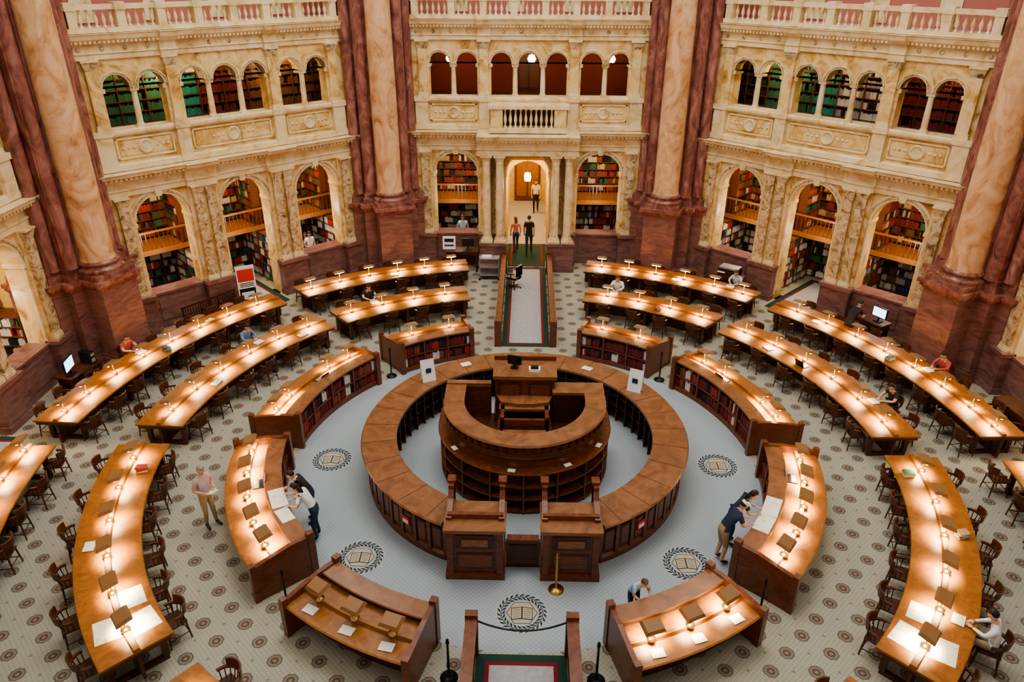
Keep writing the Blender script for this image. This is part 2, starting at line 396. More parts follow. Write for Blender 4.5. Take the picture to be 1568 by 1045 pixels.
    if ang!=90:
        up=UP[ang]
        def pal(x,z):
            i=min(range(7),key=lambda k:abs(UO[k]-x));c=up[i]
            return [c,c,c,c,'white' if c in('teal','grey') else c]
        shelf(mb,bk,-5,5,1.2,6.95,9.4,pal,.3,.36,wm=(.05,.1))
    else:
        m3=MB();m3.box(-6,6,2.4,2.5,6.9,9.5,drw)
        m3.box(-.5,.5,2.3,2.42,6.9,9.0,wdk);m3.box(-.42,-.04,2.27,2.3,7.1,8.8,shelfd);m3.box(.04,.42,2.27,2.3,7.1,8.8,shelfd)
        for x in(-3.5,-1.3,1.3,3.5): archring(m3,x,8.2,.42,.5,2.3,2.4,wmid)
        o=m3.obj('wall_upper_corridor');o.matrix_world=W
    bo=mb.obj('alcove_bookcase');bo.matrix_world=W
    o=bk.obj('shelved_books',parent=bo)
    xs=(-3.1,0,3.1) if ang!=90 else(-3.1,3.1)
    for x in xs:
        light('AREA','alcove_light',W@Vector((x,1.5,5.25)),90,(1,.72,.42),1.2)
        light('POINT','alcove_lamp',W@Vector((x,1.1,2.6)),45,(1,.90,.74),.2)
    for x in(-3,0,3): light('POINT','corridor_lamp',W@Vector((x,.7,9.1)),30 if ang!=90 else 13,(1,.80,.55),.1)
    for x in((2.2,-1.8) if ang==135 else (-2.3,) if ang==45 else (-3.2,0.1,3.3) if ang==90 else()):
        m2=MB();T=W@Matrix.Translation((x,.8,8.42))
        m2.lathe([(.0,-.17),(.1,-.14),(.17,0),(.1,.14),(0,.17)],globe,None,14)
        m2.tube((0,0,.12),(0,0,1.03),.012,.012,brass);m2.lathe([(.06,1.0),(.06,1.03)],brass)
        o=m2.obj('hanging_globe_lamp');o.matrix_world=T
for ang,nm in((90,'back'),(135,'back_left'),(45,'back_right'),(180,'left'),(0,'right')): build_wall(ang,nm)
# ---------------------------------------------------------------- piers
def pier(ang):
    mb=MB();rc=14.67
    def mk(h): return [(-x,y) for x,y in reversed(h)]+[(x,y) for x,y in h]
    def pl2(e): return mk([(.45+e,14.9-e),(.5+e,14.95-e),(.95+e,14.95-e),(.95+e,15.25-e),(1.35+e,15.25-e),(1.35+e,15.6-e),(1.7+e,15.6-e),(1.7+e,16.6)])
    def ped(e): return mk([(.66+e,13.98-e),(.66+e,14.75-e),(1.1+e,14.75-e),(1.1+e,15.1-e),(1.5+e,15.1-e),(1.5+e,15.45-e),(1.85+e,15.45-e),(1.85+e,16.6)])
    mb.prism(ped(.10),0,.35,dred);mb.prism(ped(.05),.35,.45,dred);mb.prism(ped(0),.45,2.75,dred)
    for i,(e,z0,z1) in enumerate([(.04,2.75,2.82),(.10,2.82,2.92),(.16,2.92,3.05)]): mb.prism(ped(e),z0,z1,red)
    mb.prism(pl2(.12),3.05,3.25,red);mb.prism(pl2(.06),3.25,3.4,red)
    mb.prism(pl2(0),3.4,14.5,red)
    T=Matrix.Translation((0,rc,0))
    mb.box(-.7,.7,rc-.7,rc+.5,3.05,3.2,red)
    mb.lathe([(.68,3.2),(.7,3.27),(.68,3.34),(.58,3.36),(.56,3.42),(.62,3.45),(.62,3.52),(.54,3.56)],red,T,32)
    mb.lathe([(.54,3.56),(.50,3.7),(.50,7),(.47,11),(.45,14.5)],tan,T,32)
    for s_ in(-1,1):
        for x,y in((.72,14.98),(1.15,15.3)):
            mb.lathe([(.23,3.4),(.2,3.5),(.19,14.5)],red,Matrix.Translation((s_*x,y,0)),16)
    o=mb.obj('marble_pier_column');o.matrix_world=Matrix.Rotation(R(ang-90),4,'Z')
for a in(112.5,67.5,157.5,22.5,202.5,-22.5): pier(a)
# ---------------------------------------------------------------- portal
W=fr(A,90);mb=MB()
for xc in(-1.42,1.42):
    mb.box(xc-.56,xc+.56,-1.15,-.3,0,1.15,dred);mb.box(xc-.6,xc+.6,-1.2,-.3,1.15,1.27,dred);mb.box(xc-.6,xc+.6,-1.2,-.3,0,.18,dred)
    for x in(xc-.27,xc+.27): column(mb,x,-.85,1.27,4.95,.17,pale,pale,18);pil(mb,x,.3,1.27,4.95,.5,creamp)
pr=[(0,4.95),(-1.1,4.95),(-1.1,5.15),(-1.15,5.2),(-1.06,5.22),(-1.06,5.45),(-1.2,5.52),(-1.35,5.6),(-1.42,5.76),(0,5.82)]
mb.px(pr,-2.05,2.05,pale)
for i in range(26): x=-1.95+i*3.9/25;mb.box(x-.04,x+.04,-1.3,-1.18,5.52,5.6,pale)
o=mb.obj('entrance_portal');o.matrix_world=W
mb=MB()
mb.box(-1.55,1.55,-.95,0,5.82,6.02,pale);mb.box(-1.6,1.6,-1.0,0,6.75,6.88,pale)
mb.box(-1.5,-1.02,-.95,0,6.02,6.75,cream);mb.box(1.02,1.5,-.95,0,6.02,6.75,cream);mb.box(-1.02,1.02,-.3,0,6.02,6.75,wdk)
balusters(mb,-1.02,1.02,-.85,6.02,.73,pale,.2)
o=mb.obj('portal_balcony');o.matrix_world=W
mb=MB()
mb.box(-1.3,-1.2,.55,10,0,4.4,yel);mb.box(1.2,1.3,.55,10,0,4.4,yel);mb.box(-1.3,1.3,.55,10,4.4,4.5,yel);mb.box(-1.3,1.3,9.5,9.6,0,4.4,yel)
mb.box(-.7,.7,9.4,9.5,0,2.6,wmid);mb.box(-.6,-.05,9.36,9.4,.3,2.4,wor);mb.box(.05,.6,9.36,9.4,.3,2.4,wor)
for y in(2.5,5): arched(mb,-1.2,1.2,0,4.4,[(0,1.8,0,3.0)],y,y+.3,yel)
o=mb.obj('wall_vestibule');o.matrix_world=W
mb=MB();mb.lathe([(0,-.2),(.12,-.18),(.15,0),(.12,.15),(0,.2)],globe);mb.tube((0,0,.2),(0,0,.9),.015,.015,brass);mb.lathe([(.17,-.02),(.17,.02)],brass,caps=False)
o=mb.obj('vestibule_lantern');o.matrix_world=W@Matrix.Translation((0,1.3,3.5))
light('POINT','vestibule_lamp_glow',W@Vector((0,1.6,3.1)),110,(1,.84,.55),.2)
light('POINT','vestibule_lamp_far',W@Vector((0,4.2,3.6)),130,(1,.87,.6),.2);light('POINT','vestibule_lamp_end',W@Vector((0,7.5,3.6)),150,(1,.87,.6),.2)
# ---------------------------------------------------------------- floor
mb=MB();mb.box(-26,26,-22,28,-.2,0,fmat);mb.obj('floor')
def rug(name,x0,x1,y0,y1,M=None,g=greyc):
    mb=MB();mb.box(x0,x1,y0,y1,.002,.012,green);mb.box(x0+.18,x1-.18,y0+.18,y1-.18,.012,.015,redc);mb.box(x0+.26,x1-.26,y0+.26,y1-.26,.015,.018,g)
    o=mb.obj(name)
    if M is not None:o.matrix_world=M
rug('aisle_runner_carpet',-.83,.83,6.7,14.2)
rug('vestibule_carpet',-.9,.9,14.3,17.2,g=green)
mb=MB();mb.box(-1.2,1.2,17.2,24.3,.002,.012,greyc);mb.obj('vestibule_stone_floor')
rug('entrance_mat_carpet',-.87,.87,-10.5,-6.2)
for a in(135,45,180,0): rug('door_runner_carpet',-.8,.8,-.9,3.0,fr(A,a))
def seal(ang):
    mb=MB()
    def disc(r0,r1,z,mat,n):
        vs=[];fs=[]
        for i in range(n):
            a=2*math.pi*i/n;vs+=[(r0*math.cos(a),r0*math.sin(a),z),(r1*math.cos(a),r1*math.sin(a),z)]
        for i in range(n): j=(i+1)%n;fs.append((2*i,2*i+1,2*j+1,2*j))
        mb.add(vs,fs,mat)
    disc(0.001,.55,.003,sealg,40)
    disc(.001,.31,.006,beige,6);disc(.31,.325,.007,leaf,6)
    for k in range(2):
        for i in range(26):
            a=2*math.pi*i/26+k*.12;rr=.43+.05*(1 if k else -1);t=a+math.pi/2+(.6 if k else -.6)
            T=Matrix.Translation((rr*math.cos(a),rr*math.sin(a),.008))@Matrix.Rotation(t,4,'Z')
            mb.add([(-.07,0,0),(0,-.024,0),(.07,0,0),(0,.024,0)],[(0,1,2,3)],leaf,T)
    disc(.425,.44,.0075,leaf,40)
    for s_ in(-1,1):
        mb.add([(0,-.16,.009),(s_*.22,-.19,.009),(s_*.22,.13,.009),(0,.16,.009)],[(0,1,2,3)] if s_>0 else[(3,2,1,0)],leaf)
        mb.add([(s_*.015,-.14,.011),(s_*.205,-.168,.011),(s_*.205,.11,.011),(s_*.015,.14,.011)],[(0,1,2,3)] if s_>0 else[(3,2,1,0)],beige)
        for q in range(5): mb.box(min(s_*.04,s_*.18),max(s_*.04,s_*.18),-.12+q*.05,-.112+q*.05,.011,.013,leaf)
    o=mb.obj('carpet_seal_medallion');o.matrix_world=Matrix.Translation((5.157*math.cos(R(ang)),5.157*math.sin(R(ang)),0))
for a in(-90,-135,-45,180,0): seal(a)
for s_ in(-1,1):
    mb=MB();x=s_*.95
    a,b=x-.07,x+.07
    mb.box(a,b,6.75,13.55,0,.82,wdk);mb.box(a-.03,b+.03,6.7,13.6,.82,.9,wmid)
    for y in(6.75,13.5): mb.box(a-.05,b+.05,y-.08,y+.08,0,.98,wmid)
    for i in range(7): y=7.1+i*.9;mb.box(a-.02,b+.02,y,y+.65,.2,.7,wmid)
    mb.obj('aisle_side_rail')
    mb=MB()
    mb.box(a,b,-9.5,-6.15,0,.92,wmid);mb.box(a-.04,b+.04,-9.5,-6.1,.92,1.0,wmid);mb.box(a-.05,b+.05,-6.25,-6.1,0,1.08,wmid)
    mb.obj('entrance_side_rail')
# ---------------------------------------------------------------- centre ring counter
ring=MB()
a0,a1=-65,245
ring.sweep(arcpath(a0,a1,0,100),[(3.3,1.06),(4.17,1.06),(4.2,1.09),(4.17,1.13),(3.3,1.13)],wring)
ring.sweep(arcpath(a0,a1,0,100),[(3.9,0),(4.08,0),(4.08,.14),(4.02,.18),(4.02,.98),(4.1,1.06),(3.9,1.06)],wmid)
for i in range(52):
    a=a0+(a1-a0)*(i+.0)/51;T=fr(0,a);ring.box(-.05,.05,4.0,4.075,.14,1.0,wmid,T)
    if i<51:
        am=a0+(a1-a0)*(i+.5)/51;T=fr(0,am)
        ring.box(-.13,.13,4.0,4.05,.28,.86,wdk,T);ring.box(-.10,.10,4.0,4.06,.32,.82,wmid,T)
    ring.box(-.015,.015,3.38,3.92,.0,1.06,wdk,fr(0,a))
ring.arc(a0,a1,3.45,3.9,.1,.13,wdk,100);ring.arc(a0,a1,3.45,3.9,.42,.45,wdk,100);ring.arc(a0,a1,3.45,3.9,.74,.77,wdk,100)
for i in range(26):
    a=a0+(a1-a0)*(i+.5)/26;ring.box(-.008,.008,3.31,4.16,1.13,1.1325,wdk,fr(0,a))
for a in(229,-49): ring.box(-.12,.12,4.07,4.085,.5,.72,redp,fr(0,a));ring.box(-.09,.09,4.08,4.09,.54,.64,white,fr(0,a))
ring.obj('circular_service_counter')
for s_ in(-1,1):
    mb=MB()
    x0,x1=(.42,1.62)
    def bx(a,b,*q):
        a,b=(a,b) if s_>0 else(-b,-a);mb.box(a,b,*q)
    bx(x0,x1,-4.2,-3.3,0,1.3,wmid);bx(x0-.04,x1+.04,-4.26,-3.25,0,.16,wmid)
    bx(x0-.06,x1+.06,-4.28,-3.3,1.3,1.38,wring)
    for xx in(x0,x1-.14): bx(xx,xx+.14,-4.25,-4.1,.16,1.3,wmid)
    bx(x0+.2,x1-.2,-4.22,-4.1,.3,.72,wdk);bx(x0+.24,x1-.24,-4.235,-4.1,.34,.68,wmid)
    bx(x0+.2,x1-.2,-4.22,-4.1,.84,1.2,wdk);bx(x0+.32,x1-.32,-4.245,-4.1,.92,1.1,wring)
    for xx in(x0-.02,x1-.1): 
        a,b=(xx,xx+.12) if s_>0 else(-xx-.12,-xx)
        mb.px([(-3.95,1.38),(-3.3,1.38),(-3.05,1.38),(-3.05,1.75),(-3.2,1.78),(-3.45,1.55),(-3.95,1.45)],a,b,wmid)
        mb.box(a,b,-3.3,-3.0,0,1.78,wmid);mb.box(a-.03,b+.03,-3.2,-2.97,1.78,1.84,wmid)
    bx(x0,x1,-3.9,-3.8,1.38,1.5,wmid)
    mb.obj('counter_pedestal_kiosk')
mb=MB();mb.box(-.37,.37,-3.85,-3.78,.1,.75,wmid);mb.box(-.35,.35,-3.9,-3.72,.75,.82,wmid);mb.box(-.3,.3,-3.87,-3.76,.22,.65,wdk);mb.box(-.37,.37,-3.85,-3.78,.0,.1,wdk);mb.obj('counter_gate')
def upath(rad,yend,cy=.1,n=40):
    return [(-rad,yend,-1,0)]+arcpath(180,360,rad,n,0,cy)+[(rad,yend,1,0)]
mb=MB()
P=upath(1.0,.95)
mb.sweep(P,[(.55,1.84),(1.06,1.84),(1.09,1.87),(1.06,1.92),(.55,1.92)],wring)
mb.sweep(P,[(.80,.5),(.98,.5),(.98,1.60),(1.02,1.66),(1.02,1.84),(.80,1.84)],wmid)
mb.sweep(P,[(.98,1.50),(1.03,1.50),(1.03,1.56),(.98,1.56)],brass)
PL=upath(1.0,.75)
mb.sweep(PL,[(.9,1.16),(1.22,1.16),(1.24,1.19),(1.22,1.22),(.9,1.22)],wmid)
mb.sweep(PL,[(.85,.0),(.95,.0),(.95,1.16),(.85,1.16)],wdk)
for z in(.06,.42,.78): mb.sweep(PL,[(.9,z),(1.2,z),(1.2,z+.035),(.9,z+.035)],wmid)
mb.sweep(PL,[(.9,0),(1.12,0),(1.12,.07),(.9,.07)],wdk)
for i in range(9):
    a=183+i*174/8;mb.box(-.02,.02,1.9,2.2,0,1.18,wmid,Matrix.Translation((0,.1,0))@fr(0,a))
for i in range(1,28):
    a=180+i*180/28;mb.box(-.04,.04,1.98,2.06,1.66,1.80,wdk,Matrix.Translation((0,.1,0))@fr(0,a))
mb.prism([(x+nx*.84,y+ny*.84) for x,y,nx,ny in upath(1.0,.94)],0,.95,wdk)
mb.box(.72,2.075,.45,1.0,1.845,1.925,wring);mb.box(.75,2.0,.5,.95,.5,1.84,wdk)
mb.box(-2.075,-.9,.82,1.0,1.845,1.955,wring);mb.box(-2.0,-.9,.85,.97,.5,1.84,wmid)
for a in(215,262,300,332):
    T=Matrix.Translation((0,.1,0))@fr(2.1,a,1.222);mb.box(-.09,.09,-.06,.06,0,.01,white,T)
mb.obj('issue_desk')
mb=MB()
mb.box(-.78,.78,.65,1.5,0,2.2,wmid);mb.box(-.84,.84,.6,1.55,2.2,2.3,wring);mb.box(-.82,.82,.6,1.5,1.0,1.15,wmid)
for a,b in((-.7,-.1),(.1,.7)): mb.box(a,b,.62,.7,1.3,2.1,wdk);mb.box(a+.05,b-.05,.61,.7,1.36,2.04,wmid)
mb.box(-.84,.84,1.5,1.55,2.3,2.42,wmid)
mb.box(-.7,.7,-.35,.65,.5,1.15,wmid);mb.box(-.62,.62,-.3,-.22,1.15,1.55,wmid);mb.box(-.62,-.52,-.3,.6,1.15,1.62,wmid);mb.box(.52,.62,-.3,.6,1.15,1.62,wmid)
mb.box(-.66,.66,.1,.6,1.55,1.62,wring);mb.box(-.5,.5,-.9,-.45,.5,1.25,wmid);mb.box(-.55,.55,-.95,-.4,1.25,1.32,wring)
mb.prism([(-.75,.66),(-.62,.3),(-.2,.2),(.2,.2),(.62,.3),(.75,.66)],1.62,1.72,wring)
mb.obj('superintendent_desk')
def monitor(M,scr=black,name='desk_monitor',k=1):
    mb=MB();mb.box(-.12*k,.12*k,-.1,.1,0,.03,black);mb.tube((0,0,.03),(0,0,.22*k),.03,.03,black);mb.box(-.25*k,.25*k,-.02,.03,.14*k,.48*k,black);mb.box(-.22*k,.22*k,-.03,-.02,.17*k,.45*k,scr)
    mb.box(-.14*k,.14*k,.03,.09,.2*k,.42*k,black)
    mb.obj(name,M=M)
monitor(Matrix.Translation((-.28,1.1,2.3))@Matrix.Rotation(R(165),4,'Z'),k=.75)
mb=MB();mb.box(-.15,.15,-.1,.1,0,.08,white);mb.box(-.1,.1,-.08,.04,.08,.14,black)
mb.obj('desk_telephone',M=Matrix.Translation((.25,.95,2.3)))
for a in(139,33):
    mb=MB();mb.box(-.2,.2,-.01,.01,0,.62,white);mb.add([(-.2,-.01,.6),(.2,-.01,.6),(.2,-.2,0),(-.2,-.2,0)],[(0,1,2,3)],white);mb.box(-.08,.08,-.14,-.13,.25,.4,BK[5])
    mb.obj('notice_board_sign',M=fr(3.75,a,1.133)@Matrix.Rotation(R(90-a+(25 if a>90 else -25)),4,'Z'))
# ---------------------------------------------------------------- desks
HZ=.31
def lamp_mesh():
    mb=MB()
    mb.lathe([(.09,0),(.09,.02),(.03,.035),(.015,.06),(.013,HZ),(.0,HZ+.01)],brass,None,12)
    T=Matrix.Translation((0,0,HZ))@Matrix.Rotation(R(-14),4,'X')
    a,b,c,d=.21,.16,.17,.12
    mb.add([(-a,-b,0),(a,-b,0),(a,b,0),(-a,b,0),(-c,-d,.07),(c,-d,.07),(c,d,.07),(-c,d,.07)],[(0,1,5,4),(1,2,6,5),(2,3,7,6),(3,0,4,7),(4,5,6,7)],hood,T)
    mb.add([(-a,-b,0.004),(a,-b,0.004),(a,b,0.004),(-a,b,0.004)],[(3,2,1,0)],hood,T)
    mb.box(-.17,.17,-.03,.03,-.025,.0,bulb,T)
    return mb
lm=lamp_mesh().obj('x').data;bpy.data.objects.remove(bpy.data.objects['x']);lm.name='desk_lamp'
pl=bpy.data.lights.new('lamp_light','AREA');pl.energy=30;pl.color=(1,.80,.46);pl.shape='RECTANGLE';pl.size=.30;pl.size_y=.2;pl.spread=R(112)
def lamp(r,a,z,on=True,flip=False):
    M=fr(r,a,z)
    if flip:M=M@Matrix.Rotation(math.pi,4,'Z')
    o=inst(lm if on else lmoff,'desk_lamp',M)
    if on:
        l=bpy.data.objects.new('bulb_light',pl);scene.collection.objects.link(l);l.parent=o;l.location=(0,-.02,HZ-.05);l.rotation_euler=(R(-8),0,0)
lmoff=lm.copy();lmoff.materials[list(lm.materials).index(bulb)]=paper
def chair_mesh():
    mb=MB();w=chairw
    mb.add([(-.2,-.2,.43),(.2,-.2,.43),(.23,.22,.43),(-.23,.22,.43),(-.2,-.2,.465),(.2,-.2,.465),(.23,.22,.465),(-.23,.22,.465)],[(0,3,2,1),(4,5,6,7),(0,1,5,4),(1,2,6,5),(2,3,7,6),(3,0,4,7)],w)
    for x,y in((-.17,-.17),(.17,-.17),(-.19,.18),(.19,.18)): mb.tube((x*1.22,y*1.22,0),(x,y,.44),.016,.022,w,6)
    for y in(-.18,.18): mb.tube((-.19,y,.2),(.19,y,.2),.011,.011,w,6)
    for x in(-.19,.19): mb.tube((x,-.18,.16),(x,.18,.16),.011,.011,w,6)
    mb.sweep([(math.cos(t)*.25,math.sin(t)*.25-.0,math.cos(t),math.sin(t)) for t in [math.pi*(.98+1.04*i/10) for i in range(11)]],[(-.025,.66),(.03,.66),(.03,.70),(-.025,.70)],w)
    mb.sweep([(math.cos(t)*.26,math.sin(t)*.27,math.cos(t),math.sin(t)) for t in [math.pi*(1.2+.6*i/8) for i in range(9)]],[(-.015,.70),(.015,.70),(.03,.86),(.0,.86)],w)
    for t in(1.02,1.15,1.28,1.4,1.5,1.6,1.72,1.85,1.98):
        t*=math.pi;mb.tube((math.cos(t)*.19,math.sin(t)*.19,.45),(math.cos(t)*.25,math.sin(t)*.25,.68),.011,.011,w,5)
    return mb
cm=chair_mesh().obj('x').data;bpy.data.objects.remove(bpy.data.objects['x']);cm.name='wooden_armchair'
OCC=[]
def chair(r,a,face_out,rot=0,force=False):
    if not force:
        for rr,aa in OCC:
            d=math.hypot(r*math.cos(R(a))-rr*math.cos(R(aa)),r*math.sin(R(a))-rr*math.sin(R(aa)))
            if d<.62:return
    inst(cm,'wooden_armchair',fr(r,a,0)@Matrix.Rotation((0 if face_out else math.pi)+rot,4,'Z'))
def table(r0,r1,a0,a1,lamps,name='reading_desk',chi=True,cho=True):
    mb=MB();rm=(r0+r1)/2;n=max(6,int(abs(a1-a0)/2.5))
    P=arcpath(a0,a1,0,n)
    mb.sweep(P,[(r0,.735),(r1,.735),(r1+.015,.755),(r1,.78),(r0,.78),(r0-.015,.755)],wtop)
    mb.sweep(P,[(rm-.07,.78),(rm+.07,.78),(rm+.05,.85),(rm-.05,.85)],wtop)
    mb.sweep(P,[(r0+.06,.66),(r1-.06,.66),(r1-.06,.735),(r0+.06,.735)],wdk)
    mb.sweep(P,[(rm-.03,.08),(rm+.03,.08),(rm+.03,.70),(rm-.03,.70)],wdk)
    k=max(2,int(round(math.radians(abs(a1-a0))*rm/2.4)))
    for i in range(k+1):
        a=a0+(a1-a0)*(.04+.92*i/k);T=fr(0,a)
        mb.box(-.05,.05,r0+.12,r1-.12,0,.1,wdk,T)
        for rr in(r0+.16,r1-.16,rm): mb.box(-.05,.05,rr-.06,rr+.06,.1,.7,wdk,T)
    mb.obj(name)
    for a in lamps: lamp(rm,a,.85)
    for i,a in enumerate(lamps):
        if chi: chair(r0-.06+random.uniform(-.12,.08),a+random.uniform(-.6,.6),True,random.uniform(-.2,.2))
        if cho: chair(r1+.03+random.uniform(-.08,.14),a+random.uniform(-.6,.6),False,random.uniform(-.2,.2))
O0,O1=12.1,13.35;M0,M1=9.2,10.5
SIT=[(O1+.30,160,0),(M1+.30,149,1),(M1+.30,123,2),(M1+.30,71,3),(O1+.30,53,4),(O1+.30,18,5),(M1+.30,12,6),(M1+.30,325,7)]
for r_,a_,_ in SIT: OCC.append((r_,a_));chair(r_,a_,False,0,True)
o1=[130,124.7,119.3,114,109,104];o2=[140,145.3,150.6,155.8,161,166.3,171.6,176];o3=[184.5,189.8,195,200.3]
m1=[129,122,115,108];m2=[139,146,153,160,167,174];m3=[187,194,201,208,215,221.5];m4=[235,242,249]
for f in(lambda x:x,lambda x:180-x):
    table(O0,O1,f(101),f(132),[f(a) for a in o1])
    table(O0,O1,f(136),f(178),[f(a) for a in o2])
    table(O0,O1,f(183),f(224),[f(a) for a in o3])
    table(M0,M1,f(103),f(132),[f(a) for a in m1])
    table(M0,M1,f(135),f(178),[f(a) for a in m2])
    table(M0,M1,f(183),f(225),[f(a) for a in m3])
    table(M0,M1,f(231),f(255),[f(a) for a in m4])
def catalog(a0,a1,lamps,on=True):
    if a0>a1:a0,a1=a1,a0
    mb=MB();bk=MB();n=max(8,int((a1-a0)/2));P=arcpath(a0,a1,0,n)
    mb.sweep(P,[(6.32,0),(6.5,0),(6.5,.95),(6.32,.95)],wdk)
    mb.sweep(P,[(6.12,.95),(6.52,.95),(6.54,.98),(6.52,1.0),(6.12,1.0)],wring)
    mb.sweep(P,[(6.12,0),(6.4,0),(6.4,.14),(6.12,.14)],wmid)
    mb.sweep(P,[(6.14,.5),(6.4,.5),(6.4,.53),(6.14,.53)],wmid)
    mb.sweep(P,[(6.5,.78),(7.42,.74),(7.45,.78),(7.42,.80),(6.5,.84)],wtop)
    mb.sweep(P,[(7.0,.05),(7.05,.05),(7.05,.76),(7.0,.76)],wdk)
    mb.sweep(P,[(6.86,.82),(6.98,.82),(6.96,.9),(6.88,.9)],wtop)
    for a in(a0,a1):
        T=fr(0,a)
        mb.px([(6.08,0),(7.42,0),(7.42,.7),(7.48,.75),(7.48,.9),(6.6,1.04),(6.08,1.04)],-.05,.05,wmid,T)
        mb.box(-.07,.07,6.05,6.2,0,1.12,wmid,T);mb.box(-.07,.07,7.38,7.5,0,.98,wmid,T)
    k=max(2,int(round((a1-a0)/8)))
    for i in range(1,k):
        a=a0+(a1-a0)*i/k;mb.box(-.025,.025,6.12,6.4,.1,.95,wmid,fr(0,a))
    for i in range(n):
        am=a0+(a1-a0)*(i+.5)/n;hw=math.radians((a1-a0)/n)*6.2/2
        T=fr(0,am)
        for z in(.15,.54): books(bk,-hw,hw,6.17,z,['maroon','maroon','brick','maroon','black'] if i%5 else['white','red','maroon'],.3,.04,.07,.14,M=T,fill=.97)
    p=mb.obj('catalog_desk');b=bk.obj('ledger_books',parent=p)
    for i,a in enumerate(lamps): lamp(6.95,a,.9,on)
for f,onn in((lambda x:x,False),(lambda x:180-x,True)):
    catalog(f(107),f(130),[f(a) for a in(112,123)])
    catalog(f(139),f(175),[f(a) for a in(143,150,165,171)])
    catalog(f(184),f(222),[f(a) for a in(187.5,195,203,211,218)])
    catalog(f(231.5),f(254),[f(a) for a in(235.5,243,250)],onn)
# ---------------------------------------------------------------- desk clutter
def sheet(r,a,z,w,d,mat,rot=0,name='paper_sheet'):
    mb=MB();mb.box(-w/2,w/2,-d/2,d/2,0,.004,mat);mb.obj(name,M=fr(r,a,z)@Matrix.Rotation(R(rot),4,'Z'))
for a in(235.5,243,250): sheet(7.2,a,.818,.28,.2,paper,8)
for a in(-55.5,-63,-70): sheet(7.22,a,.818,.26,.2,paper,-6)
for r_,a,z,w,d,rt in((9.55,221,.782,.6,.55,5),(10.1,220,.782,.6,.5,-8),(9.55,216.5,.782,.55,.45,0),(9.55,-41,.782,.6,.55,-5),(10.1,-40.5,.782,.6,.5,8),(9.6,-36.5,.782,.5,.5,0),(6.3,207,1.003,.7,.36,0),(6.3,-27,1.003,.7,.36,0),(6.3,-33,1.003,.6,.36,0),(6.3,213,1.003,.5,.3,6)):
    sheet(r_,a,z,w,d,mapm,rt,'map_sheet')
random.seed(3)
def obook(M):
    mb=MB()
    for s_ in(-1,1):
        pts=[(0,.012),(.04,.03),(.1,.032),(.15,.02),(.15,.0),(0,.0)]
        vs=[(s_*x,-.11,z) for x,z in pts]+[(s_*x,.11,z) for x,z in pts];p=len(pts)
        mb.add(vs,[(i,(i+1)%p,p+(i+1)%p,p+i) for i in range(p)]+[tuple(range(p)),tuple(range(p,2*p))],paper)
    mb.box(-.165,.165,-.12,.12,-.004,.002,BK[7]);mb.obj('open_book',M=M)
def bstack(M,n=3):
    mb=MB();z=0
    for i in range(n):
        h=random.uniform(.025,.05);T=Matrix.Rotation(random.uniform(-.3,.3),4,'Z');c=BK[random.choice([1,3,4,5,6,7,10])]
        mb.box(-.09,.09,-.13,.13,z,z+.006,c,T);mb.box(-.085,.085,-.12,.125,z+.006,z+h-.006,paper,T);mb.box(-.09,.09,-.13,.13,z+h-.006,z+h,c,T);mb.box(-.092,-.085,-.13,.13,z,z+h,c,T);z+=h
    mb.obj('book_stack',M=M)
def laptop(M):
    mb=MB();mb.box(-.17,.17,-.12,.12,0,.018,black);mb.box(-.15,.15,-.10,.02,.018,.02,steel);T=Matrix.Translation((0,.12,.01))@Matrix.Rotation(R(-18),4,'X')
    mb.box(-.17,.17,0,.012,0,.23,black,T);mb.box(-.155,.155,-.002,0,.015,.215,screenb,T);mb.obj('laptop',M=M)
for a,r_ in((199,6.68),(155,6.7),(28,6.7),(-14,6.68),(26,9.6)): laptop(fr(r_,a,.835 if r_<8 else .782)@Matrix.Rotation(math.pi,4,'Z'))
for r_,a in((9.45,142),(9.5,164),(12.4,158),(12.9,148),(9.5,34),(12.4,22),(12.5,36),(9.5,190),(10.2,205),(9.5,-8),(10.2,-20),(12.5,62),(9.5,60),(12.4,115)): (obook if random.random()<.5 else bstack)(fr(r_,a,.786)@Matrix.Rotation(random.uniform(-.4,.4),4,'Z'))
sheet(3.8,118,1.133,.3,.22,white);sheet(3.7,60,1.133,.3,.2,white)
def stanchion(x,y,mat=black):
    mb=MB();mb.lathe([(.17,0),(.17,.02),(.06,.05),(.025,.07),(.022,.9),(.035,.92),(.035,.96),(.02,.98),(.028,1.01),(0,1.04)],mat,None,16)
    mb.obj('stanchion_post' ,M=Matrix.Translation((x,y,0)))
def pol(r,a): return r*math.cos(R(a)),r*math.sin(R(a))
for r_,a in((6.25,133.5),(6.25,46.5),(7.06,226.5),(7.06,-46.5)): stanchion(*pol(r_,a))
stanchion(-1.35,-6.75);stanchion(1.4,-6.75);stanchion(.72,-4.5,brass)
mb=MB();n=14
pts=[(-.88+1.76*i/n,-6.2,.92-.26*(1-(2*i/n-1)**2)) for i in range(n+1)]
for p,q in zip(pts[:-1],pts[1:]): mb.tube(p,q,.018,.018,black,8)
mb.obj('barrier_rope')
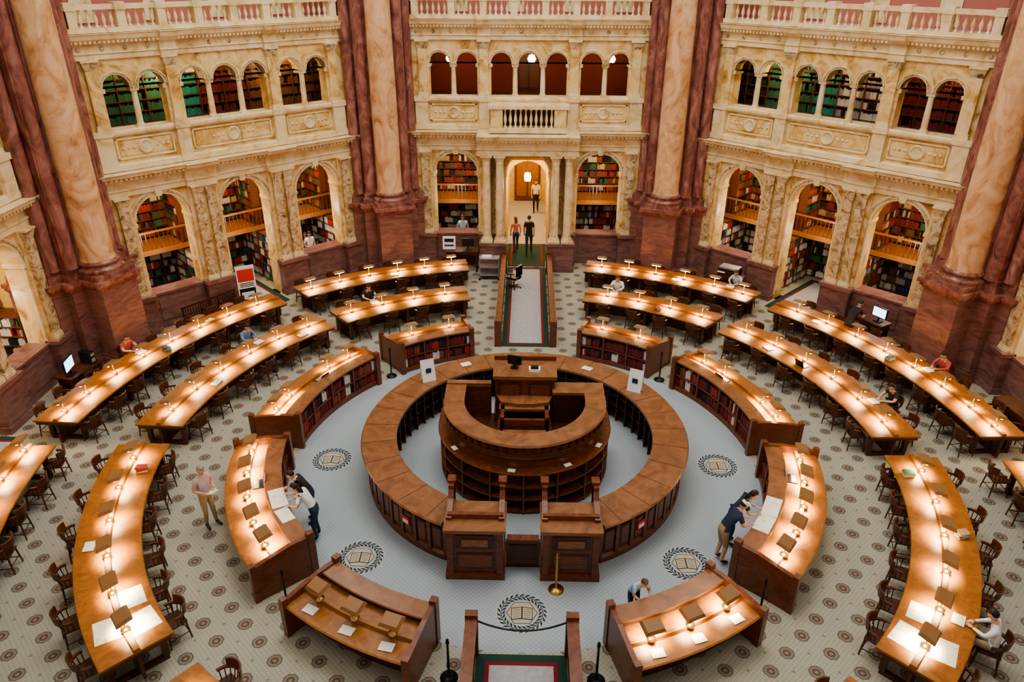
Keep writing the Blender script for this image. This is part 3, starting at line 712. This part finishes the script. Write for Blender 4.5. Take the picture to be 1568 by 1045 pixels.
def poster(M,w,h,legs=.3):
    mb=MB();mb.box(-w/2,w/2,-.02,.02,legs,legs+h,white);mb.box(-w/2+.04,w/2-.04,-.025,-.02,legs+h*.62,legs+h*.92,redp);mb.box(-w/2+.04,w/2-.04,-.025,-.02,legs+.05,legs+h*.45,black);mb.box(-w/2+.1,w/2-.1,-.028,-.02,legs+.1,legs+h*.36,paper)
    for i in range(3): mb.box(-w/2+.08,w/2-.08,-.026,-.02,legs+h*(.49+.04*i),legs+h*(.505+.04*i),black)
    for s_ in(-1,1): mb.box(s_*(w/2-.05)-.015,s_*(w/2-.05)+.015,-.015,.015,0,legs,black)
    mb.box(-w/2,w/2,-.2,.2,0,.02,black);mb.obj('poster_stand',M=M)
poster(Matrix.Translation((-10.45,9.3,0))@Matrix.Rotation(R(30),4,'Z'),.66,1.6,.25)
def simple_desk(M,w,d,h,mat=wdk,name='side_desk'):
    mb=MB();mb.box(-w/2,w/2,-d/2,d/2,h-.05,h,mat);mb.box(-w/2+.05,w/2-.05,-d/2+.05,d/2-.05,h-.18,h-.05,mat)
    for x in(-1,1):
        for y in(-1,1): mb.box(x*(w/2-.08)-.035,x*(w/2-.08)+.035,y*(d/2-.08)-.035,y*(d/2-.08)+.035,0,h-.1,mat)
    mb.box(-w/2+.08,w/2-.08,d/2-.08,d/2-.05,.15,h-.1,mat);mb.obj(name,M=M)
simple_desk(Matrix.Translation((-2.75,13.8,0)),1.4,.6,.95)
mb=MB();mb.box(-.27,.27,-.02,.02,0,.55,white);mb.box(-.2,.2,-.025,-.02,.3,.45,black);mb.box(-.2,.2,-.025,-.02,.12,.2,BK[5]);mb.box(-.27,.27,-.02,.15,-.01,.0,white);mb.obj('notice_board_sign',M=Matrix.Translation((-3.3,13.75,.975))@Matrix.Rotation(R(-8),4,'X'))
monitor(Matrix.Translation((-2.5,13.8,.95)),black)
mb=MB()
for x in(-.4,.4):
    for y in(-.2,.2): mb.box(x-.02,x+.02,y-.02,y+.02,.1,1.0,steel);mb.lathe([(.05,0),(.05,.04)],black,Matrix.Translation((x,y-.02,.05))@Matrix.Rotation(R(90),4,'X'),10)
for z in(.2,.55,.92): mb.box(-.42,.42,-.22,.22,z,z+.03,steel)
mb.box(-.3,.1,-.12,.1,.95,1.02,white)
mb.obj('book_cart',M=Matrix.Translation((-1.55,12.9,0)))
Tm=fr(14.1,166,0)
simple_desk(Tm,1.3,.6,.75);monitor(fr(14.05,167.5,.75)@Matrix.Rotation(R(20),4,'Z'),screen,k=1.2)
mb=MB();mb.box(-.1,.1,-.22,.22,0,.40,black);mb.box(-.07,.07,-.225,-.22,.28,.36,steel);mb.box(-.07,.07,-.225,-.22,.08,.2,steel);mb.obj('computer_tower',M=fr(14.1,164.4,.75))
Tm=fr(14.05,31.5,0)
simple_desk(Tm,1.2,.6,.95);monitor(fr(14.05,30.5,.95),screen,k=1.1)
simple_desk(fr(14.1,55,0),1.2,.6,.85);
mb=MB();mb.box(-.4,.4,-.25,.25,0,.28,black);mb.box(-.38,.38,-.23,.23,.28,.34,steel);mb.box(-.4,-.1,-.32,-.25,.12,.15,white);mb.obj('copier',M=fr(14.1,55,.85))
simple_desk(fr(14.05,8,0),1.2,.5,.78)
mb=MB();mb.box(-1.1,1.1,-.25,.25,.42,.47,wdk)
for x in(-1.05,-.35,.35,1.05):
    for y in(-.22,.22): mb.box(x-.025,x+.025,y-.025,y+.025,0,.44 if y<0 else .92,wdk)
    mb.box(x-.02,x+.02,-.22,.22,.64,.68,wdk)
mb.box(-1.1,1.1,.2,.25,.86,.93,wdk)
for i in range(22): x=-1.05+i*.1;mb.box(x-.01,x+.01,.21,.24,.47,.87,wdk)
mb.obj('wooden_bench',M=fr(14.1,144,0))
mb=MB()
for k in range(5):
    a=2*math.pi*k/5;mb.tube((0,0,.08),(.28*math.cos(a),.28*math.sin(a),.06),.025,.018,black);mb.ell((.28*math.cos(a),.28*math.sin(a),.035),.035,.035,.035,black,n=8)
mb.tube((0,0,.08),(0,0,.44),.03,.03,black);mb.box(-.23,.23,-.23,.23,.44,.52,black);mb.box(-.21,.21,-.27,-.21,.58,1.02,black);mb.box(-.04,.04,-.29,-.24,.45,.7,black)
for s_ in(-1,1): mb.box(s_*.25-.03,s_*.25+.03,-.15,.15,.68,.72,black);mb.box(s_*.25-.015,s_*.25+.015,-.02,.02,.46,.68,black)
mb.obj('office_chair',M=Matrix.Translation((-.5,11.9,0))@Matrix.Rotation(R(60),4,'Z'))
# ---------------------------------------------------------------- people
skinm=flat('skin_light',(.62,.36,.25),.55);skin2=flat('skin_tan',(.40,.21,.13),.55)
hairs={'dark':flat('hair_dark',(.015,.01,.008),.5),'grey':flat('hair_grey',(.30,.28,.26),.6),'brown':flat('hair_brown',(.10,.045,.02),.5),'white':flat('cap_white',(.8,.8,.78),.7)}
lipm=flat('lips',(.40,.12,.10),.5);eyem=flat('eye_dark',(.02,.015,.01),.3);eyew=flat('eye_white',(.8,.8,.78),.4);shoe=flat('shoe_dark',(.03,.02,.018),.5)
CL={}
def cloth(n,c):
    if n not in CL: CL[n]=flat('cloth_'+n,c,.85,var=.08)
    return CL[n]
def pose(kind):
    J={}
    if kind=='stand':
        J=dict(pel=(0,0,.95),sp=(0,.0,1.12),ch=(0,.0,1.32),nk=(0,.01,1.49),hd=(0,.025,1.56))
        for s,n in((-1,'l'),(1,'r')):
            J['sh'+n]=(s*.17,0,1.42);J['el'+n]=(s*.24,-.03,1.15);J['wr'+n]=(s*.13,.20,1.12)
            J['hp'+n]=(s*.09,0,.90);J['kn'+n]=(s*.10,.03,.49);J['an'+n]=(s*.11,-.02 if s>0 else .06,.09);J['to'+n]=(s*.14,.14 if s>0 else .22,.035)
    elif kind=='lean':
        J=dict(pel=(0,-.12,.94),sp=(0,-.04,1.10),ch=(0,.10,1.27),nk=(0,.22,1.38),hd=(0,.28,1.42))
        for s,n in((-1,'l'),(1,'r')):
            J['sh'+n]=(s*.17,.15,1.33);J['el'+n]=(s*.22,.22,1.10);J['wr'+n]=(s*.14,.42,1.07)
            J['hp'+n]=(s*.09,-.12,.90);J['kn'+n]=(s*.10,-.05,.49);J['an'+n]=(s*.11,-.12,.09);J['to'+n]=(s*.13,.05,.035)
    elif kind=='walk':
        J=dict(pel=(0,0,.95),sp=(0,.01,1.12),ch=(0,.02,1.32),nk=(0,.03,1.49),hd=(0,.045,1.56))
        for s,n in((-1,'l'),(1,'r')):
            J['sh'+n]=(s*.17,.0,1.42);J['el'+n]=(s*.22,-s*.07,1.14);J['wr'+n]=(s*.21,-s*.08+.1,.90)
            J['hp'+n]=(s*.09,0,.90);J['kn'+n]=(s*.10,s*.10+.03,.50);J['an'+n]=(s*.10,s*.17-.03,.09);J['to'+n]=(s*.12,s*.17+.13,.035)
    else:
        J=dict(pel=(0,-.06,.55),sp=(0,-.03,.71),ch=(0,.03,.92),nk=(0,.09,1.08),hd=(0,.13,1.14))
        for s,n in((-1,'l'),(1,'r')):
            J['sh'+n]=(s*.17,.04,1.01);J['el'+n]=(s*.25,.16,.86);J['wr'+n]=(s*.10,.38,.83)
            J['hp'+n]=(s*.09,-.04,.54);J['kn'+n]=(s*.11,.36,.55);J['an'+n]=(s*.11,.34,.09);J['to'+n]=(s*.12,.50,.035)
    return J
def person(M,kind,shirt,pants,hair='dark',skin=None,sleeve='short',shorts=False,k=1,longhair=False,cap=False,female=False,name='standing_visitor'):
    skin=skin or skinm
    J=pose(kind);names=list(J);idx={n:i for i,n in enumerate(names)}
    rad=dict(pel=(.155,.115),sp=(.135,.10),ch=(.16,.115),nk=(.058,.06),hd=(.055,.058))
    if female: rad.update(ch=(.14,.11),sp=(.115,.09))
    for n in'lr': rad.update({'sh'+n:(.072,.072),'el'+n:(.046,.046),'wr'+n:(.030,.026),'hp'+n:(.095,.10),'kn'+n:(.062,.062),'an'+n:(.042,.045),'to'+n:(.042,.028)})
    E=[('pel','sp'),('sp','ch'),('ch','nk'),('nk','hd')]
    for n in'lr': E+=[('ch','sh'+n),('sh'+n,'el'+n),('el'+n,'wr'+n),('pel','hp'+n),('hp'+n,'kn'+n),('kn'+n,'an'+n),('an'+n,'to'+n)]
    me=bpy.data.meshes.new('sk');me.from_pydata([J[n] for n in names],[(idx[a],idx[b]) for a,b in E],[])
    o=bpy.data.objects.new('sk',me);scene.collection.objects.link(o)
    o.modifiers.new('s','SKIN');sv=me.skin_vertices[0].data
    for n in names: sv[idx[n]].radius=rad[n];sv[idx[n]].use_root=(n=='pel')
    o.modifiers['s'].use_smooth_shade=True
    ss=o.modifiers.new('d','SUBSURF');ss.levels=1;ss.render_levels=1
    dg=bpy.context.evaluated_depsgraph_get();ev=o.evaluated_get(dg);m2=ev.to_mesh()
    vs=[tuple(v.co) for v in m2.vertices];fs=[tuple(p.vertices) for p in m2.polygons];ev.to_mesh_clear()
    bpy.data.objects.remove(o)
    mb=MB()
    seg=[(Vector(J[a]),Vector(J[b]),a,b) for a,b in E]
    groups={}
    for f in fs:
        c=Vector((0,0,0))
        for i in f:c+=Vector(vs[i])
        c/=len(f);best=None
        for a,b,na,nb in seg:
            t=max(0,min(1,(c-a).dot(b-a)/max(1e-9,(b-a).length_squared)));d=(a+(b-a)*t-c).length-rad[na][0]*(1-t)-rad[nb][0]*t
            if best is None or d<best[0]:best=(d,na,nb,t)
        _,na,nb,t=best
        if nb[:2]=='hd' or (nb=='nk' and t>.8):m=skin
        elif nb[:2]=='wr':m=shirt if(sleeve=='long' and t<.92)else skin
        elif nb[:2]=='el':m=shirt if(sleeve=='long' or t<.62)else skin
        elif nb[:2] in('hp',):m=pants
        elif nb[:2]=='kn':m=pants
        elif nb[:2]=='an':m=(skin if shorts else pants) if t<.88 else shoe
        elif nb[:2]=='to':m=shoe
        elif nb=='sp' and t<.2:m=pants
        else:m=shirt
        groups.setdefault(m.name,(m,[]))[1].append(f)
    base=len(mb.v);mb.v+=vs
    for m,fl in groups.values():
        ki=mb.mi(m)
        for f in fl: mb.f.append([base+i for i in f]);mb.m.append(ki);mb.s.append(True)
    h=Vector(J['hd']);nk=Vector(J['nk']);tilt=math.atan2(h.y-nk.y,h.z-nk.z)
    look=-min(.6,tilt*.6+(.35 if kind!='walk' else 0))
    T=Matrix.Translation(h+Vector((0,.015,.085)))@Matrix.Rotation(look,4,'X')
    def hf(p):
        x,y,z=p
        if z<-.1: x*=1-.28*(-z-.1);y=y*(1-.18*(-z-.1))+.06*(-z)
        if y<0:y*=1.08
        return(x,y,z)
    mb.ell((0,0,0),.076,.092,.118,skin,T,18,hf)
    mb.ell((0,.093,-.02),.013,.02,.026,skin,T,8)
    for s_ in(-1,1):
        mb.ell((s_*.078,-.005,-.01),.010,.02,.032,skin,T,8)
        mb.ell((s_*.030,.078,.008),.015,.010,.009,eyew,T,8);mb.ell((s_*.030,.086,.008),.007,.004,.007,eyem,T,6)
        mb.ell((s_*.030,.084,.03),.018,.006,.004,hairs['dark' if hair!='grey' else 'grey'],T,6)
    mb.ell((0,.083,-.058),.024,.009,.007,lipm,T,8)
    hm=hairs[hair]
    def hairf(p):
        x,y,z=p
        if y>.25 and z<.42: return(x*.8,.25,z if z>.42 else max(z,.42)*.9)
        if z<-.45:return(x*.8,y*.9,-.45)
        return p
    mb.ell((0,-.012,.018),.086,.098,.118,hm,T,18,hairf)
    if longhair: mb.ell((0,-.07,-.09),.075,.045,.15,hm,T,12)
    if cap:
        mb.ell((0,.0,.055),.09,.105,.075,hairs['white'],T,16);mb.box(-.06,.06,.06,.17,.05,.062,hairs['white'],T)
    for n,s_ in(('l',-1),('r',1)):
        w=Vector(J['wr'+n]);e=Vector(J['el'+n]);d=(w-e).normalized()
        side=Vector((-s_,0,0));side=(side-d*side.dot(d)).normalized();nrm=d.cross(side)
        B=Matrix((( side.x,d.x,nrm.x,w.x),(side.y,d.y,nrm.y,w.y),(side.z,d.z,nrm.z,w.z),(0,0,0,1)))
        sg=-1 if nrm.z>0 else 1
        mb.ell((0,.045,0),.040,.055,.016,skin,B,10)
        for i,(x,L) in enumerate(((.028,.068),(.010,.076),(-.009,.071),(-.027,.056))):
            p0=(x,.075,0);p1=(x*1.1,.085+L*.5,sg*.008);p2=(x*1.1,.085+L*.85,sg*.028)
            mb.tube(p0,p1,.009,.008,skin,6,B);mb.tube(p1,p2,.008,.006,skin,6,B)
        mb.tube((.03,.025,0),(.055,.06,sg*.01),.011,.009,skin,6,B);mb.tube((.055,.06,sg*.01),(.05,.09,sg*.02),.009,.007,skin,6,B)
    o=mb.obj(name);o.matrix_world=M@Matrix.Scale(k,4)
    return o
jeans=cloth('denim',(.03,.05,.10));khaki=cloth('khaki',(.38,.28,.16));navy=cloth('navy',(.02,.03,.07));wh=cloth('white',(.75,.75,.74));blk=cloth('black',(.02,.02,.022));pk=cloth('lavender',(.52,.40,.44));blue=cloth('blue',(.12,.22,.42));rd=cloth('red',(.45,.08,.07));lb=cloth('light_blue',(.35,.5,.65))
def at(x,y,deg): return Matrix.Translation((x,y,0))@Matrix.Rotation(R(deg),4,'Z')
x,y=pol(7.85,200);person(at(x,y,-120),'stand',pk,khaki,'grey',k=1.0)
mb=MB();mb.box(-.11,.11,-.15,.15,0,.006,paper);mb.obj('map_leaflet',M=at(x,y,-120)@Matrix.Translation((0,.30,1.12))@Matrix.Rotation(R(25),4,'X'))
x,y=pol(5.72,212);person(at(x,y,90),'lean',wh,jeans,'dark',longhair=True,female=True,k=.96)
x,y=pol(5.66,206);person(at(x,y,105),'lean',blk,navy,'dark',female=True,k=.95)
x,y=pol(5.70,322);person(at(x,y,-75),'lean',navy,khaki,'dark',shorts=True,cap=True,k=1.0)
x,y=pol(5.66,328.5);person(at(x,y,-100),'lean',navy,jeans,'dark',longhair=True,female=True,k=.96)
person(at(.1,15.9,0),'walk',blk,navy,'dark',k=1.02)
person(at(-.5,16.1,15),'walk',cloth('pink',(.55,.22,.22)),jeans,'brown',female=True,longhair=True,k=.95)
person(at(.45,22.2,180),'walk',wh,blk,'dark')
x,y=pol(13.3,32.5);OCC.append((13.3,32.5));person(at(x,y,32.5-90),'lean',blk,blk,'dark',k=1.02)
x,y=pol(5.72,293.5);person(at(x,y,203.5),'lean',lb,jeans,'brown',k=.8,name='standing_child')
person(fr(A,90)@Matrix.Translation((-2.9,1.25,0))@Matrix.Rotation(math.pi,4,'Z'),'stand',lb,navy,'brown')
person(fr(A,135)@Matrix.Translation((3.1,1.3,0))@Matrix.Rotation(math.pi,4,'Z'),'stand',wh,jeans,'dark')
SH=[(rd,'brown'),(blue,'dark'),(blk,'dark'),(wh,'brown'),(lb,'brown'),(rd,'dark'),(blk,'dark'),(wh,'dark')]
for (r_,a_,i),(sh,hr) in zip(SIT,SH):
    person(fr(r_,a_,0)@Matrix.Rotation(math.pi,4,'Z'),'sit',sh,[jeans,khaki,navy][i%3],hr,sleeve='long' if i%2 else 'short',name='seated_reader')
    obook(fr(r_-.62,a_,.786)@Matrix.Rotation(math.pi,4,'Z'))
# ---------------------------------------------------------------- light + world
w=bpy.data.worlds.new('w');scene.world=w;w.use_nodes=True
w.node_tree.nodes['Background'].inputs[0].default_value=(1,.95,.88,1);w.node_tree.nodes['Background'].inputs[1].default_value=.40
light('AREA','dome_window_light',(0,2,24),2600,(1,.96,.9),12)
for a in(45,135,225,315):
    p=Vector((13*math.cos(R(a)),13*math.sin(R(a)),20));o=light('AREA','lunette_window_light',p,560,(1,.93,.84),6)
    o.rotation_euler=(Vector((0,0,2))-p).to_track_quat('-Z','Y').to_euler()
# ---------------------------------------------------------------- camera
f,p,roll,yaw,cx,D,H=1141.9,.4738,.0046,.0198,-.0107,16.2725,12.0
c,s_=math.cos(yaw),math.sin(yaw)
fx=Vector((-s_*math.cos(p),c*math.cos(p),-math.sin(p)));r=Vector((c,s_,0));u=r.cross(fx)
cr,sr=math.cos(roll),math.sin(roll)
r2=r*cr+u*sr;u2=u*cr-r*sr
M=Matrix((( r2.x,u2.x,-fx.x,cx),(r2.y,u2.y,-fx.y,-D),(r2.z,u2.z,-fx.z,H),(0,0,0,1)))
cd=bpy.data.cameras.new('camera');co=bpy.data.objects.new('camera',cd);scene.collection.objects.link(co)
cd.sensor_width=36;cd.lens=36*f/1568;co.matrix_world=M;scene.camera=co
if ZOOM:
    zu,zv,zk=ZOOM;cd.lens*=zk;cd.shift_x=(zu-784)/1568*zk;cd.shift_y=-(zv-522.5)/1568*zk
